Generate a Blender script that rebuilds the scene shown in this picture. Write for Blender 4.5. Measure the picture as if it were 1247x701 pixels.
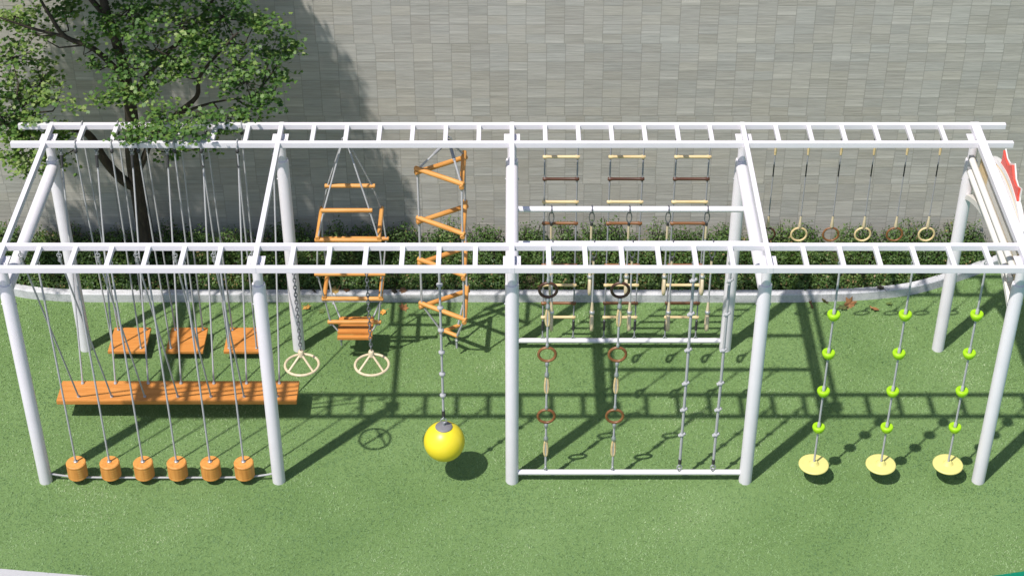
import bpy, bmesh, math, random
import numpy as np
from mathutils import Vector, Matrix
R = math.radians
PI = math.pi
random.seed(7)
rng = np.random.default_rng(11)
for o in list(bpy.data.objects):
    bpy.data.objects.remove(o)
scene = bpy.context.scene
C = scene.collection

# ------------------------------------------------------------------ camera, sky, sun, exposure
cam_d = bpy.data.cameras.new('camera')
cam = bpy.data.objects.new('camera', cam_d)
C.objects.link(cam)
cam.location = (0, -13.695, 12.618)
cam.rotation_euler = (R(90 - 36.539), 0, 0)
cam_d.sensor_width = 36
cam_d.lens = 2188.6 * 36 / 1247
cam_d.clip_start = 0.1
cam_d.clip_end = 500
scene.camera = cam

SUN = Vector((-.395, -.424, 1)).normalized()        # towards the sun
world = bpy.data.worlds.new("World")
scene.world = world
world.use_nodes = True
wn = world.node_tree
wn.nodes.clear()
sky = wn.nodes.new('ShaderNodeTexSky')
sky.sky_type = 'NISHITA'
sky.sun_disc = False
sky.sun_elevation = math.asin(SUN.z)
sky.sun_rotation = math.atan2(SUN.x, SUN.y)
bg = wn.nodes.new('ShaderNodeBackground')
bg.inputs['Strength'].default_value = 0.095
wo = wn.nodes.new('ShaderNodeOutputWorld')
wn.links.new(sky.outputs[0], bg.inputs[0])
wn.links.new(bg.outputs[0], wo.inputs[0])
sd = bpy.data.lights.new('sun', 'SUN')
sd.energy = 3.9
sd.angle = R(1.0)
sd.color = (1.0, 0.955, 0.885)
sun = bpy.data.objects.new('sun', sd)
sun.rotation_euler = SUN.to_track_quat('Z', 'Y').to_euler()
sun.location = (-10, -10, 25)
C.objects.link(sun)
scene.view_settings.view_transform = 'Standard'
scene.view_settings.look = 'None'
scene.view_settings.exposure = 0.44
scene.view_settings.gamma = 1
scene.view_settings.use_curve_mapping = False
scene.render.engine = 'CYCLES'

# ------------------------------------------------------------------ helpers
class MB:
    """collects shapes; link() turns them into ONE mesh object"""
    def __init__(s):
        s.v = []; s.f = []; s.sm = []
    def add(s, vs, fs, smooth=False):
        n = len(s.v)
        s.v += [tuple(p) for p in vs]
        s.f += [tuple(i + n for i in f) for f in fs]
        s.sm += [smooth] * len(fs)
        return s
    def box(s, c, d, bev=0.004, rot=None):
        bm = bmesh.new()
        bmesh.ops.create_cube(bm, size=1)
        for v in bm.verts:
            v.co = Vector((v.co.x * d[0], v.co.y * d[1], v.co.z * d[2]))
        if bev > 0:
            bmesh.ops.bevel(bm, geom=list(bm.edges), offset=bev, segments=2, affect='EDGES', profile=.7)
        bm.verts.index_update()
        vs = [v.co.copy() for v in bm.verts]
        if rot is not None:
            vs = [rot @ v for v in vs]
        vs = [v + Vector(c) for v in vs]
        fs = [[v.index for v in f.verts] for f in bm.faces]
        bm.free()
        return s.add(vs, fs)
    def tube(s, pts, r, n=10, caps=True, closed=False, bev=0.0):
        pts = [Vector(p) for p in pts]
        m = len(pts)
        rs = r if isinstance(r, (list, tuple)) else [r] * m
        vs = []; fs = []
        up = None
        for i, p in enumerate(pts):
            if closed:
                t = pts[(i + 1) % m] - pts[i - 1]
            else:
                t = pts[min(i + 1, m - 1)] - pts[max(i - 1, 0)]
            t.normalize()
            if up is None:
                up = Vector((0, 0, 1)) if abs(t.z) < .9 else Vector((1, 0, 0))
            a = t.cross(up).normalized()
            b = a.cross(t).normalized()
            up = b
            for k in range(n):
                w = 2 * PI * k / n
                vs.append(p + (a * math.cos(w) + b * math.sin(w)) * rs[i])
        for i in range(m if closed else m - 1):
            j = (i + 1) % m
            for k in range(n):
                l = (k + 1) % n
                fs.append((i * n + k, i * n + l, j * n + l, j * n + k))
        s.add(vs, fs, True)
        if caps and not closed:
            s.add(vs[:n], [tuple(range(n))[::-1]] if False else [tuple(range(n))])
            s.add(vs[-n:], [tuple(range(n))[::-1]])
        return s
    def lathe(s, prof, c=(0, 0, 0), n=24, axis='z', smooth=True, sharp=()):
        """prof: (radius, height) list from bottom to top, revolved; repeated points give a hard edge"""
        c = Vector(c); vs = []; fs = []
        for r, h in prof:
            for k in range(n):
                w = 2 * PI * k / n
                p = Vector((r * math.cos(w), r * math.sin(w), h))
                if axis == 'x': p = Vector((p.z, p.x, p.y))
                if axis == 'y': p = Vector((p.y, p.z, p.x))
                vs.append(p + c)
        for i in range(len(prof) - 1):
            if prof[i] == prof[i + 1]: continue
            for k in range(n):
                l = (k + 1) % n
                fs.append((i * n + k, i * n + l, (i + 1) * n + l, (i + 1) * n + k))
        return s.add(vs, fs, smooth)
    def ring(s, c, R_, r, ax='y', n=32, k=10, sx=1.0, sz=1.0, rot=None):
        pts = []
        for i in range(n):
            w = 2 * PI * i / n
            a, b = R_ * sx * math.cos(w), R_ * sz * math.sin(w)
            p = {'y': Vector((a, 0, b)), 'z': Vector((a, b, 0)), 'x': Vector((0, a, b))}[ax]
            if rot is not None: p = rot @ p
            pts.append(p + Vector(c))
        return s.tube(pts, r, k, closed=True)
    def ball(s, c, r, n=12, sz=1.0):
        m = max(6, n // 2)
        prof = [(max(1e-4, r * math.sin(PI * i / m)), -r * sz * math.cos(PI * i / m)) for i in range(m + 1)]
        return s.lathe(prof, c, n)
    def prism(s, outline, x0, x1):
        """outline in the y-z plane, thickness along x"""
        n = len(outline)
        vs = [(x0, y, z) for y, z in outline] + [(x1, y, z) for y, z in outline]
        fs = [tuple(range(n)), tuple(range(2 * n - 1, n - 1, -1))]
        fs += [(i, i + n, (i + 1) % n + n, (i + 1) % n) for i in range(n)]
        return s.add(vs, fs)

def mesh_from(name, mb):
    me = bpy.data.meshes.new(name)
    me.from_pydata(mb.v, [], mb.f)
    me.polygons.foreach_set('use_smooth', mb.sm)
    bm = bmesh.new(); bm.from_mesh(me)
    bmesh.ops.recalc_face_normals(bm, faces=bm.faces)
    bm.to_mesh(me); bm.free()
    me.update()
    return me

def part(name, mb, mat, parent=None, label=None):
    o = bpy.data.objects.new(name, mesh_from(name, mb))
    o.data.materials.append(mat)
    C.objects.link(o)
    if parent is not None: o.parent = parent
    if label: o['label'] = label
    return o

def tag(o, label, cat, group=None):
    o['label'] = label; o['category'] = cat
    if group: o['group'] = group
    return o

def thing(name, label, cat, loc=(0, 0, 0), group=None):
    o = bpy.data.objects.new(name, None)
    o.empty_display_size = .1
    C.objects.link(o); o.location = loc
    return tag(o, label, cat, group)

def children(o):
    return [c for c in bpy.data.objects if c.parent == o]

def dup(root, loc, label):
    r = root.copy(); C.objects.link(r); r.location = loc; r['label'] = label
    for ch in children(root):
        c = ch.copy(); C.objects.link(c); c.parent = r
        for g in children(ch):
            d = g.copy(); C.objects.link(d); d.parent = c
    return r

def structure(name, mb, mat):
    o = part(name, mb, mat); o['kind'] = 'structure'
    return o

# ------------------------------------------------------------------ materials
class NT:
    def __init__(s, name):
        s.m = bpy.data.materials.new(name); s.m.use_nodes = True
        s.t = s.m.node_tree; s.b = s.t.nodes['Principled BSDF']
    def n(s, kind, **kw):
        x = s.t.nodes.new(kind)
        for k, v in kw.items(): setattr(x, k, v)
        return x
    def l(s, a, b): s.t.links.new(a, b)
    def inp(s, name, val): s.b.inputs[name].default_value = val
    def math(s, op, a, b=None, c=None):
        x = s.n('ShaderNodeMath', operation=op)
        for i, q in enumerate((a, b, c)):
            if q is None: continue
            if isinstance(q, (int, float)): x.inputs[i].default_value = q
            else: s.l(q, x.inputs[i])
        return x.outputs[0]
    def noise(s, vec, scale, detail=3, rough=.55, dim='3D'):
        x = s.n('ShaderNodeTexNoise', noise_dimensions=dim)
        x.inputs['Scale'].default_value = scale; x.inputs['Detail'].default_value = detail
        x.inputs['Roughness'].default_value = rough
        if vec is not None: s.l(vec, x.inputs['Vector'])
        return x.outputs['Fac']
    def ramp(s, fac, stops):
        x = s.n('ShaderNodeValToRGB'); e = x.color_ramp.elements
        while len(e) < len(stops): e.new(.5)
        for i, (p, c) in enumerate(stops):
            e[i].position = p; e[i].color = (*c, 1)
        s.l(fac, x.inputs[0]); return x.outputs[0]
    def mapping(s, vec, scale=(1, 1, 1)):
        x = s.n('ShaderNodeMapping'); x.inputs['Scale'].default_value = scale
        s.l(vec, x.inputs[0]); return x.outputs[0]
    def coord(s, which='Object'):
        return s.n('ShaderNodeTexCoord').outputs[which]
    def bump(s, h, strength, dist=.01):
        x = s.n('ShaderNodeBump'); x.inputs['Strength'].default_value = strength
        x.inputs['Distance'].default_value = dist
        s.l(h, x.inputs['Height']); s.l(x.outputs[0], s.b.inputs['Normal'])

def paint(name, col, rough=.35, var=.05, scale=9, metal=0.0, spec=.5):
    t = NT(name); co = t.coord()
    f = t.noise(co, scale, 5, .65)
    a = tuple(c * (1 - var) for c in col); b = tuple(min(1, c * (1 + var)) for c in col)
    t.l(t.ramp(f, [(.3, a), (.7, b)]), t.b.inputs['Base Color'])
    r = t.math('MULTIPLY_ADD', f, .25, rough - .1)
    t.l(r, t.b.inputs['Roughness'])
    t.inp('Metallic', metal); t.inp('Specular IOR Level', spec)
    t.bump(t.noise(co, 120, 2), .06, .002)
    return t.m

def wood(name, c1, c2, c3, axis='x', rough=.5, scale=1.0):
    t = NT(name)
    oi = t.n('ShaderNodeObjectInfo')
    add = t.n('ShaderNodeVectorMath', operation='ADD')
    t.l(t.coord(), add.inputs[0])
    mul = t.n('ShaderNodeVectorMath', operation='SCALE'); mul.inputs['Scale'].default_value = 13
    cmb = t.n('ShaderNodeCombineXYZ')
    for i in range(3): t.l(oi.outputs['Random'], cmb.inputs[i])
    t.l(cmb.outputs[0], mul.inputs[0]); t.l(mul.outputs[0], add.inputs[1])
    sc = {'x': (2, 22, 22), 'y': (22, 2, 22), 'z': (22, 22, 2)}[axis]
    v = t.mapping(add.outputs[0], tuple(q * scale for q in sc))
    f = t.noise(v, 1.6, 5, .6)
    g = t.noise(add.outputs[0], 3.0, 3)
    k = t.math('ADD', t.math('MULTIPLY', f, .8), t.math('MULTIPLY', g, .3))
    t.l(t.ramp(k, [(.35, c1), (.55, c2), (.75, c3)]), t.b.inputs['Base Color'])
    t.inp('Roughness', rough)
    t.bump(f, .15, .003)
    return t.m

M = {}
M['white'] = paint('white_paint', (.69, .66, .705), .42, .025, 5)
M['panel'] = paint('panel_white', (.69, .665, .635), .42, .03, 6)
M['cream'] = paint('panel_cream', (.72, .55, .33), .45, .05, 6)
M['red'] = paint('panel_red', (.72, .075, .05), .4, .06, 6)
M['steel'] = paint('galvanised_steel', (.42, .43, .45), .38, .15, 30, metal=.6)
M['dark'] = paint('black_rubber', (.035, .034, .036), .6, .2, 30)
M['chain'] = paint('chain_steel', (.20, .20, .22), .42, .25, 40, metal=.6)
M['plywood'] = wood('orange_wood', (.43, .16, .034), (.55, .215, .048), (.60, .26, .07), 'x')
M['rod'] = wood('orange_rod', (.42, .165, .035), (.60, .27, .065), (.68, .35, .11), 'x', .45)
M['log'] = wood('orange_log', (.46, .175, .035), (.61, .26, .06), (.68, .33, .09), 'z', .5)
M['beech'] = wood('pale_wood', (.50, .36, .17), (.62, .47, .25), (.68, .54, .33), 'x', .45)
M['grip'] = wood('pale_grip', (.50, .40, .25), (.60, .49, .33), (.66, .56, .41), 'z', .5)
M['brown'] = wood('brown_wood', (.12, .045, .016), (.19, .078, .028), (.25, .11, .042), 'x', .4)
M['darkbrown'] = wood('dark_brown_wood', (.045, .018, .012), (.075, .028, .016), (.10, .04, .022), 'x', .4)
M['yellow'] = paint('yellow_plastic', (.74, .60, .026), .36, .02, 3)
M['lime'] = paint('lime_plastic', (.32, .60, .008), .4, .03, 12)
M['disc'] = paint('pale_yellow_plastic', (.62, .565, .195), .5, .04, 14)

def rope_mat(name, c1, c2):
    t = NT(name); co = t.coord()
    w = t.n('ShaderNodeTexWave', wave_type='BANDS', bands_direction='DIAGONAL')
    w.inputs['Scale'].default_value = 42; w.inputs['Distortion'].default_value = .6
    t.l(co, w.inputs['Vector'])
    t.l(t.ramp(w.outputs['Fac'], [(.15, c1), (.7, c2)]), t.b.inputs['Base Color'])
    t.inp('Roughness', .8); t.bump(w.outputs['Fac'], .5, .004)
    return t.m
M['rope'] = rope_mat('grey_rope', (.24, .24, .25), (.52, .52, .54))
M['thinrope'] = rope_mat('dark_grey_rope', (.16, .16, .18), (.40, .40, .43))

# stone cladding of the wall: stacked split-face tiles
def wall_mat():
    t = NT('wall_stone'); co = t.coord()
    sp = t.n('ShaderNodeSeparateXYZ'); t.l(co, sp.inputs[0])
    TW, TH = .214, .1175
    jx = t.math('MULTIPLY', t.math('FLOOR', t.math('DIVIDE', sp.outputs['Z'], TH * 8)), .019)
    u = t.math('DIVIDE', t.math('ADD', sp.outputs['X'], jx), TW)
    v = t.math('DIVIDE', sp.outputs['Z'], TH)
    cu = t.math('FLOOR', u); cv = t.math('FLOOR', v)
    fu = t.math('FRACT', u); fv = t.math('FRACT', v)
    # some tiles are two courses high or split thin
    cv2 = t.math('FLOOR', t.math('MULTIPLY', v, .5)); fv2 = t.math('FRACT', t.math('MULTIPLY', v, .5))
    def wn_(a, b, s_):
        c = t.n('ShaderNodeCombineXYZ'); t.l(a, c.inputs[0]); t.l(b, c.inputs[1]); c.inputs[2].default_value = s_
        x = t.n('ShaderNodeTexWhiteNoise', noise_dimensions='3D'); t.l(c.outputs[0], x.inputs[0]); return x.outputs['Value']
    big = t.math('GREATER_THAN', wn_(cu, cv2, 3.3), .62)
    def mix(a, b):  # big? b : a
        m = t.n('ShaderNodeMix', data_type='FLOAT'); t.l(big, m.inputs[0])
        t.l(a, m.inputs[2]); t.l(b, m.inputs[3]); return m.outputs[0]
    tv = mix(cv, t.math('ADD', cv2, 500)); fvv = mix(fv, fv2)
    tone = wn_(cu, tv, 1.0); hue = wn_(cu, tv, 5.0); edge = wn_(cu, tv, 9.0)
    # horizontal grain, different in every tile
    cmb = t.n('ShaderNodeCombineXYZ')
    t.l(t.math('MULTIPLY_ADD', tone, 37, t.math('MULTIPLY', sp.outputs['X'], 3.2)), cmb.inputs[0])
    t.l(t.math('MULTIPLY_ADD', hue, 19, t.math('MULTIPLY', sp.outputs['Z'], 46)), cmb.inputs[1])
    g = t.noise(cmb.outputs[0], 1.0, 4, .6)
    g2 = t.noise(co, 70, 3, .7)
    k = t.math('MULTIPLY_ADD', g, .66, t.math('MULTIPLY', tone, .17))
    k = t.math('ADD', k, t.math('MULTIPLY', g2, .12))
    # lighter chipped lip on some tiles
    lip = t.math('MULTIPLY', t.math('GREATER_THAN', edge, .66), t.math('LESS_THAN', t.math('ABSOLUTE', t.math('SUBTRACT', fvv, .24)), .10))
    k = t.math('MULTIPLY_ADD', lip, .15, k)
    col = t.ramp(k, [(.23, (.275, .263, .24)), (.48, (.375, .360, .333)), (.77, (.49, .471, .437))])
    ton = t.ramp(hue, [(0, (.98, .99, .995)), (.5, (1, .99, .98)), (1, (1.0, .98, .94))])
    mm = t.n('ShaderNodeMix', data_type='RGBA', blend_type='MULTIPLY'); mm.inputs[0].default_value = 1
    t.l(col, mm.inputs[6]); t.l(ton, mm.inputs[7])
    # joints
    ju = t.math('GREATER_THAN', t.math('ABSOLUTE', t.math('SUBTRACT', fu, .5)), .482)
    jv = t.math('GREATER_THAN', t.math('ABSOLUTE', t.math('SUBTRACT', fvv, .5)), .472)
    j = t.math('MAXIMUM', t.math('MULTIPLY', ju, .62), t.math('MULTIPLY', jv, .38))
    mj = t.n('ShaderNodeMix', data_type='RGBA'); t.l(j, mj.inputs[0]); t.l(mm.outputs[2], mj.inputs[6])
    mj.inputs[7].default_value = (.255, .242, .215, 1)
    t.l(mj.outputs[2], t.b.inputs['Base Color'])
    t.inp('Roughness', .8)
    h = t.math('SUBTRACT', t.math('MULTIPLY_ADD', tone, .5, t.math('MULTIPLY', g, .6)), t.math('MULTIPLY', j, .8))
    t.bump(h, .55, .010)
    return t.m
M['wall'] = wall_mat()

def ground_mat(name, cols, scale, bump=.4, rough=.9, big=.35, fine=60):
    t = NT(name); co = t.coord()
    a = t.noise(co, fine, 4, .75); b = t.noise(co, scale, 3, .5)
    k = t.math('ADD', t.math('MULTIPLY', a, 1 - big), t.math('MULTIPLY', b, big))
    t.l(t.ramp(k, [(.3, cols[0]), (.5, cols[1]), (.7, cols[2])]), t.b.inputs['Base Color'])
    t.inp('Roughness', rough); t.inp('Specular IOR Level', .25)
    t.bump(a, bump, .02)
    return t.m
M['turf'] = ground_mat('turf_base', [(.09, .165, .05), (.16, .26, .088), (.235, .34, .145)], .7, .8, .95, .3, 95)
M['soil'] = ground_mat('soil_dark', [(.03, .03, .015), (.06, .06, .03), (.12, .10, .055)], 4, .6, .95)
M['pavement'] = ground_mat('pavement_pale', [(.38, .375, .39), (.42, .415, .43), (.46, .455, .47)], 1.5, .1, .7)
M['teal'] = ground_mat('court_teal', [(.0, .13, .07), (.0, .17, .095), (.01, .20, .115)], 1.5, .1, .7)

def kerb_mat():
    t = NT('kerb_stone'); co = t.coord()
    a = t.noise(co, 55, 4, .8); b = t.noise(co, 5, 4, .6)
    k = t.math('ADD', t.math('MULTIPLY', a, .55), t.math('MULTIPLY', b, .45))
    t.l(t.ramp(k, [(.32, (.22, .22, .235)), (.47, (.47, .47, .49)), (.66, (.64, .635, .66))]), t.b.inputs['Base Color'])
    t.inp('Roughness', .75); t.bump(a, .3, .01)
    return t.m
M['kerb'] = kerb_mat()
M['capgrey'] = paint('matte_grey', (.17, .165, .18), .6, .08, 20)

def leafy_mat(name, stops, trans=.3, rough=.5, spec=.4):
    t = NT(name)
    at = t.n('ShaderNodeAttribute', attribute_name='rnd')
    col = t.ramp(at.outputs['Fac'], stops)
    t.l(col, t.b.inputs['Base Color']); t.inp('Roughness', rough); t.inp('Specular IOR Level', spec)
    if trans > 0:
        tr = t.n('ShaderNodeBsdfTranslucent')
        br = t.n('ShaderNodeMix', data_type='RGBA', blend_type='MULTIPLY'); br.inputs[0].default_value = 1
        t.l(col, br.inputs[6]); br.inputs[7].default_value = (1.5, 1.6, .7, 1)
        t.l(br.outputs[2], tr.inputs[0])
        mx = t.n('ShaderNodeMixShader'); mx.inputs[0].default_value = trans
        out = t.t.nodes['Material Output']
        t.l(t.b.outputs[0], mx.inputs[1]); t.l(tr.outputs[0], mx.inputs[2]); t.l(mx.outputs[0], out.inputs[0])
    return t.m
M['leaf'] = leafy_mat('tree_leaf', [(0, (.032, .078, .020)), (.5, (.085, .175, .040)), (.85, (.18, .265, .06)), (1, (.30, .37, .15))])
M['hedgeleaf'] = leafy_mat('hedge_leaf', [(0, (.03, .07, .018)), (.5, (.075, .14, .032)), (.85, (.13, .20, .05)), (.95, (.19, .245, .075)), (1, (.28, .20, .09))])
M['blade'] = leafy_mat('turf_blade', [(0, (.10, .185, .075)), (.5, (.176, .285, .112)), (.9, (.265, .375, .178)), (1, (.37, .45, .26))], .15, .6, .3)

def bark_mat():
    t = NT('bark'); co = t.coord()
    v = t.mapping(co, (14, 14, 3)); f = t.noise(v, 2.2, 6, .7)
    t.l(t.ramp(f, [(.3, (.018, .013, .009)), (.55, (.05, .038, .026)), (.75, (.09, .07, .048))]), t.b.inputs['Base Color'])
    t.inp('Roughness', .9); t.bump(f, .9, .02)
    return t.m
M['bark'] = bark_mat()

# ------------------------------------------------------------------ the setting
mb = MB(); mb.add([(-60, -60, 0), (60, -60, 0), (60, 60, 0), (-60, 60, 0)], [(0, 1, 2, 3)])
structure('ground', mb, M['turf'])
def arc_y(x): return -1.557 + .0121 * x * x if x < 0 else -1.775 + .0195 * x * x
mb = MB(); xs = np.linspace(-14, 0, 57)
vs = [(x, arc_y(x), .004) for x in xs] + [(x, -16, .004) for x in xs]; n = len(xs)
mb.add(vs, [(i, i + n, i + n + 1, i + 1) for i in range(n - 1)])
structure('pavement', mb, M['pavement'])
mb = MB(); xs = np.linspace(1.0, 14, 57)
vs = [(x, arc_y(x), .004) for x in xs] + [(x, -16, .004) for x in xs]
mb.add(vs, [(i, i + n, i + n + 1, i + 1) for i in range(n - 1)])
structure('sports_court', mb, M['teal'])

# boundary wall
wall = thing('boundary_wall', 'long grey stone tile wall behind the hedge and the climbing frame', 'wall', (0, 4.12, 0))
mb = MB(); mb.box((0, .15, 2.9), (26, .30, 5.8), .0)
part('cladding', mb, M['wall'], wall)
mb = MB(); mb.box((0, .15, 5.842), (26.1, .38, .08), .006)
part('coping', mb, M['kerb'], wall)

# kerb: front foot line, 10 cm deep, 12 cm high
KP = [(-7.6, 4.0), (-6.6, 3.52), (-5.85, 3.18), (-5.41, 3.085), (-5.0, 3.055), (-4, 3.052), (-2, 3.052), (0, 3.052), (2, 3.045), (3.08, 3.045),
      (3.85, 3.07), (4.35, 3.125), (4.70, 3.20), (5.08, 3.355), (5.57, 3.61), (5.81, 3.74), (6.4, 4.06)]
def catmull(P, k=8):
    out = []
    for i in range(len(P) - 1):
        p0, p1, p2, p3 = P[max(i - 1, 0)], P[i], P[i + 1], P[min(i + 2, len(P) - 1)]
        for j in range(k):
            t = j / k
            out.append(tuple(.5 * ((2 * b) + (-a + c) * t + (2 * a - 5 * b + 4 * c - d) * t * t + (-a + 3 * b - 3 * c + d) * t ** 3)
                             for a, b, c, d in zip(p0, p1, p2, p3)))
    out.append(P[-1]); return out
kp = catmull(KP, 8)
kx = np.array([p[0] for p in kp]); ky = np.array([p[1] for p in kp])
def sweep_kerb():
    mb = MB(); prof = [(0, -.02), (0, .108), (.012, .12), (.088, .12), (.10, .108), (.10, -.02)]
    vs = []
    for i, p in enumerate(kp):
        a = Vector(kp[max(i - 1, 0)]); b = Vector(kp[min(i + 1, len(kp) - 1)])
        t = (b - a).normalized(); nn = Vector((-t.y, t.x))
        for d, z in prof: vs.append((p[0] + nn.x * d, p[1] + nn.y * d, z))
    m = len(prof); fs = []
    for i in range(len(kp) - 1):
        for k in range(m - 1): fs.append((i * m + k, i * m + k + 1, (i + 1) * m + k + 1, (i + 1) * m + k))
    mb.add(vs, fs); return mb
structure('kerb', sweep_kerb(), M['kerb'])
# planting bed
mb = MB(); xs = np.linspace(-7.5, 6.3, 90)
vs = [(x, float(np.interp(x, kx, ky)) + .09, .05) for x in xs] + [(x, 4.12, .08) for x in xs]; n = len(xs)
mb.add(vs, [(i, i + n, i + n + 1, i + 1) for i in range(n - 1)])
structure('planting_bed', mb, M['soil'])

# leaf clouds: one mesh from centres, normals, sizes
LEAF_MAPLE = np.array([(0, -.5), (.22, -.32), (.52, -.22), (.34, .02), (.46, .34), (.18, .26), (0, .56), (-.18, .26), (-.46, .34), (-.34, .02), (-.52, -.22), (-.22, -.32)])
LEAF_OVAL = np.array([(0, -.5), (.26, -.12), (.22, .22), (0, .5), (-.22, .22), (-.26, -.12)])
def leaf_mesh(name, cen, nrm, size, shape, mat, rnd, parent=None):
    n = len(cen); k = len(shape)
    nrm = nrm / np.linalg.norm(nrm, axis=1, keepdims=True)
    h = rng.normal(size=(n, 3)); a = np.cross(nrm, h); a /= np.linalg.norm(a, axis=1, keepdims=True)
    b = np.cross(nrm, a)
    s = size[:, None, None]
    fold = np.abs(shape[:, 0]) * .35 - .1 * shape[:, 1] ** 2
    V = cen[:, None, :] + s * (a[:, None, :] * shape[None, :, 0, None] + b[:, None, :] * shape[None, :, 1, None] - nrm[:, None, :] * fold[None, :, None])
    me = bpy.data.meshes.new(name)
    me.vertices.add(n * k); me.vertices.foreach_set('co', V.reshape(-1).astype(np.float32))
    me.loops.add(n * k); me.loops.foreach_set('vertex_index', np.arange(n * k, dtype=np.int32))
    me.polygons.add(n); me.polygons.foreach_set('loop_start', np.arange(0, n * k, k, dtype=np.int32))
    me.polygons.foreach_set('loop_total', np.full(n, k, dtype=np.int32))
    me.update()
    at = me.attributes.new('rnd', 'FLOAT', 'FACE'); at.data.foreach_set('value', rnd.astype(np.float32))
    me.materials.append(mat)
    o = bpy.data.objects.new(name, me); C.objects.link(o)
    if parent is not None: o.parent = parent
    return o

# turf pile
NB = 230000
bx = rng.uniform(-6.6, 6.6, NB); by = rng.uniform(-2.1, 3.8, NB)
keep = (by < np.interp(bx, kx, ky) - .005) & (by > np.where(bx < 0, -1.557 + .0121 * bx ** 2, np.where(bx > 1, -1.775 + .0195 * bx ** 2, -9)))
bx = bx[keep]; by = by[keep]; nb = len(bx)
ang = rng.uniform(0, 2 * PI, nb); ln = rng.uniform(.014, .030, nb); wd = rng.uniform(.003, .006, nb)
lean = rng.uniform(.75, 1.35, nb)
base = np.stack([bx, by, np.full(nb, .001)], 1)
side = np.stack([-np.sin(ang), np.cos(ang), np.zeros(nb)], 1) * wd[:, None]
tip = base + np.stack([np.cos(ang) * np.sin(lean), np.sin(ang) * np.sin(lean), np.cos(lean)], 1) * ln[:, None]
V = np.stack([base - side, base + side, tip], 1).reshape(-1)
me = bpy.data.meshes.new('turf_pile')
me.vertices.add(nb * 3); me.vertices.foreach_set('co', V.astype(np.float32))
me.loops.add(nb * 3); me.loops.foreach_set('vertex_index', np.arange(nb * 3, dtype=np.int32))
me.polygons.add(nb); me.polygons.foreach_set('loop_start', np.arange(0, nb * 3, 3, dtype=np.int32))
me.polygons.foreach_set('loop_total', np.full(nb, 3, dtype=np.int32)); me.update()
patch = .5 + .18 * np.sin(bx * 1.7 + np.sin(by * 2.3) * 1.3) * np.cos(by * 1.9 + bx * .6) + .12 * np.sin(bx * 5.1 + 2 * np.sin(by * 4.3))
at = me.attributes.new('rnd', 'FLOAT', 'FACE')
at.data.foreach_set('value', np.clip(patch + rng.normal(0, .17, nb), 0, 1).astype(np.float32))
me.materials.append(M['blade'])
o = bpy.data.objects.new('turf_pile', me); C.objects.link(o)
tag(o, 'short green artificial grass blades covering the ground under the frame', 'grass'); o['kind'] = 'stuff'

# hedge: low shrubs in a strip, taller against the wall
hedge = thing('hedge', 'low leafy green hedge strip between the white kerb and the stone wall', 'hedge', (-.5, 3.6, 0))
cen = []; nr = []; sz = []; rn = []
hx = []
mbh = MB()
x = -7.0
while x < 5.95:
    yk = float(np.interp(x, kx, ky)) + .12
    for row, (fy, hh) in enumerate(((.16, .21), (.48, .33), (.84, .44))):
        y = yk + (4.08 - yk) * fy
        if 4.0 - yk < .25: continue
        r = random.uniform(.17, .25) * (1 if x < 5.6 else .7)
        cx = x + random.uniform(-.08, .08); cy = min(y + random.uniform(-.05, .05), 4.12 - r * .8)
        h = hh * random.uniform(.8, 1.15)
        if cy - r * .9 < yk: cy = yk + r * .7
        # twiggy heart of the shrub
        for _ in range(9):
            a_ = random.uniform(0, 2 * PI); q = random.uniform(.2, .8) * r
            mbh.tube([(cx + .5, cy - 3.6, .04), (cx + .5 + q * .5 * math.cos(a_), cy - 3.6 + q * .5 * math.sin(a_), h * .6),
                      (cx + .5 + q * math.cos(a_), cy - 3.6 + q * math.sin(a_), h)], [.007, .005, .002], 4)
        nl = int(900 * (r / .2) ** 2)
        d = rng.normal(size=(nl, 3)); d /= np.linalg.norm(d, axis=1, keepdims=True); d[:, 2] = np.abs(d[:, 2])
        rr = rng.uniform(.45, 1.08, nl)[:, None]
        lump = 1 + .14 * np.sin(d[:, :1] * 9 + cx * 7) * np.cos(d[:, 1:2] * 8 + cy * 5)
        P = np.array([cx, cy, .04]) + d * rr * lump * np.array([r, r, h])
        ok = (P[:, 1] < 4.10) & (P[:, 1] > np.interp(P[:, 0], kx, ky) + .07)
        P = P[ok]; d = d[ok]
        cen.append(P); nr.append(d + rng.normal(0, .55, (len(P), 3)) + np.array([0, -.1, .35]))
        sz.append(rng.uniform(.022, .042, len(P)))
        bias = random.uniform(-.12, .12)
        v_ = rng.normal(.48 + bias, .2, len(P))
        if row == 0: v_ += (rng.uniform(0, 1, len(P)) < .08) * .5
        rn.append(np.clip(v_, 0, 1))
    x += random.uniform(.22, .30)
cen = np.concatenate(cen) - np.array([-.5, 3.6, 0]); nr = np.concatenate(nr)
part('stems', mbh, M['bark'], hedge)
leaf_mesh('foliage', cen, nr, np.concatenate(sz), LEAF_OVAL, M['hedgeleaf'], np.concatenate(rn), hedge)

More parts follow.
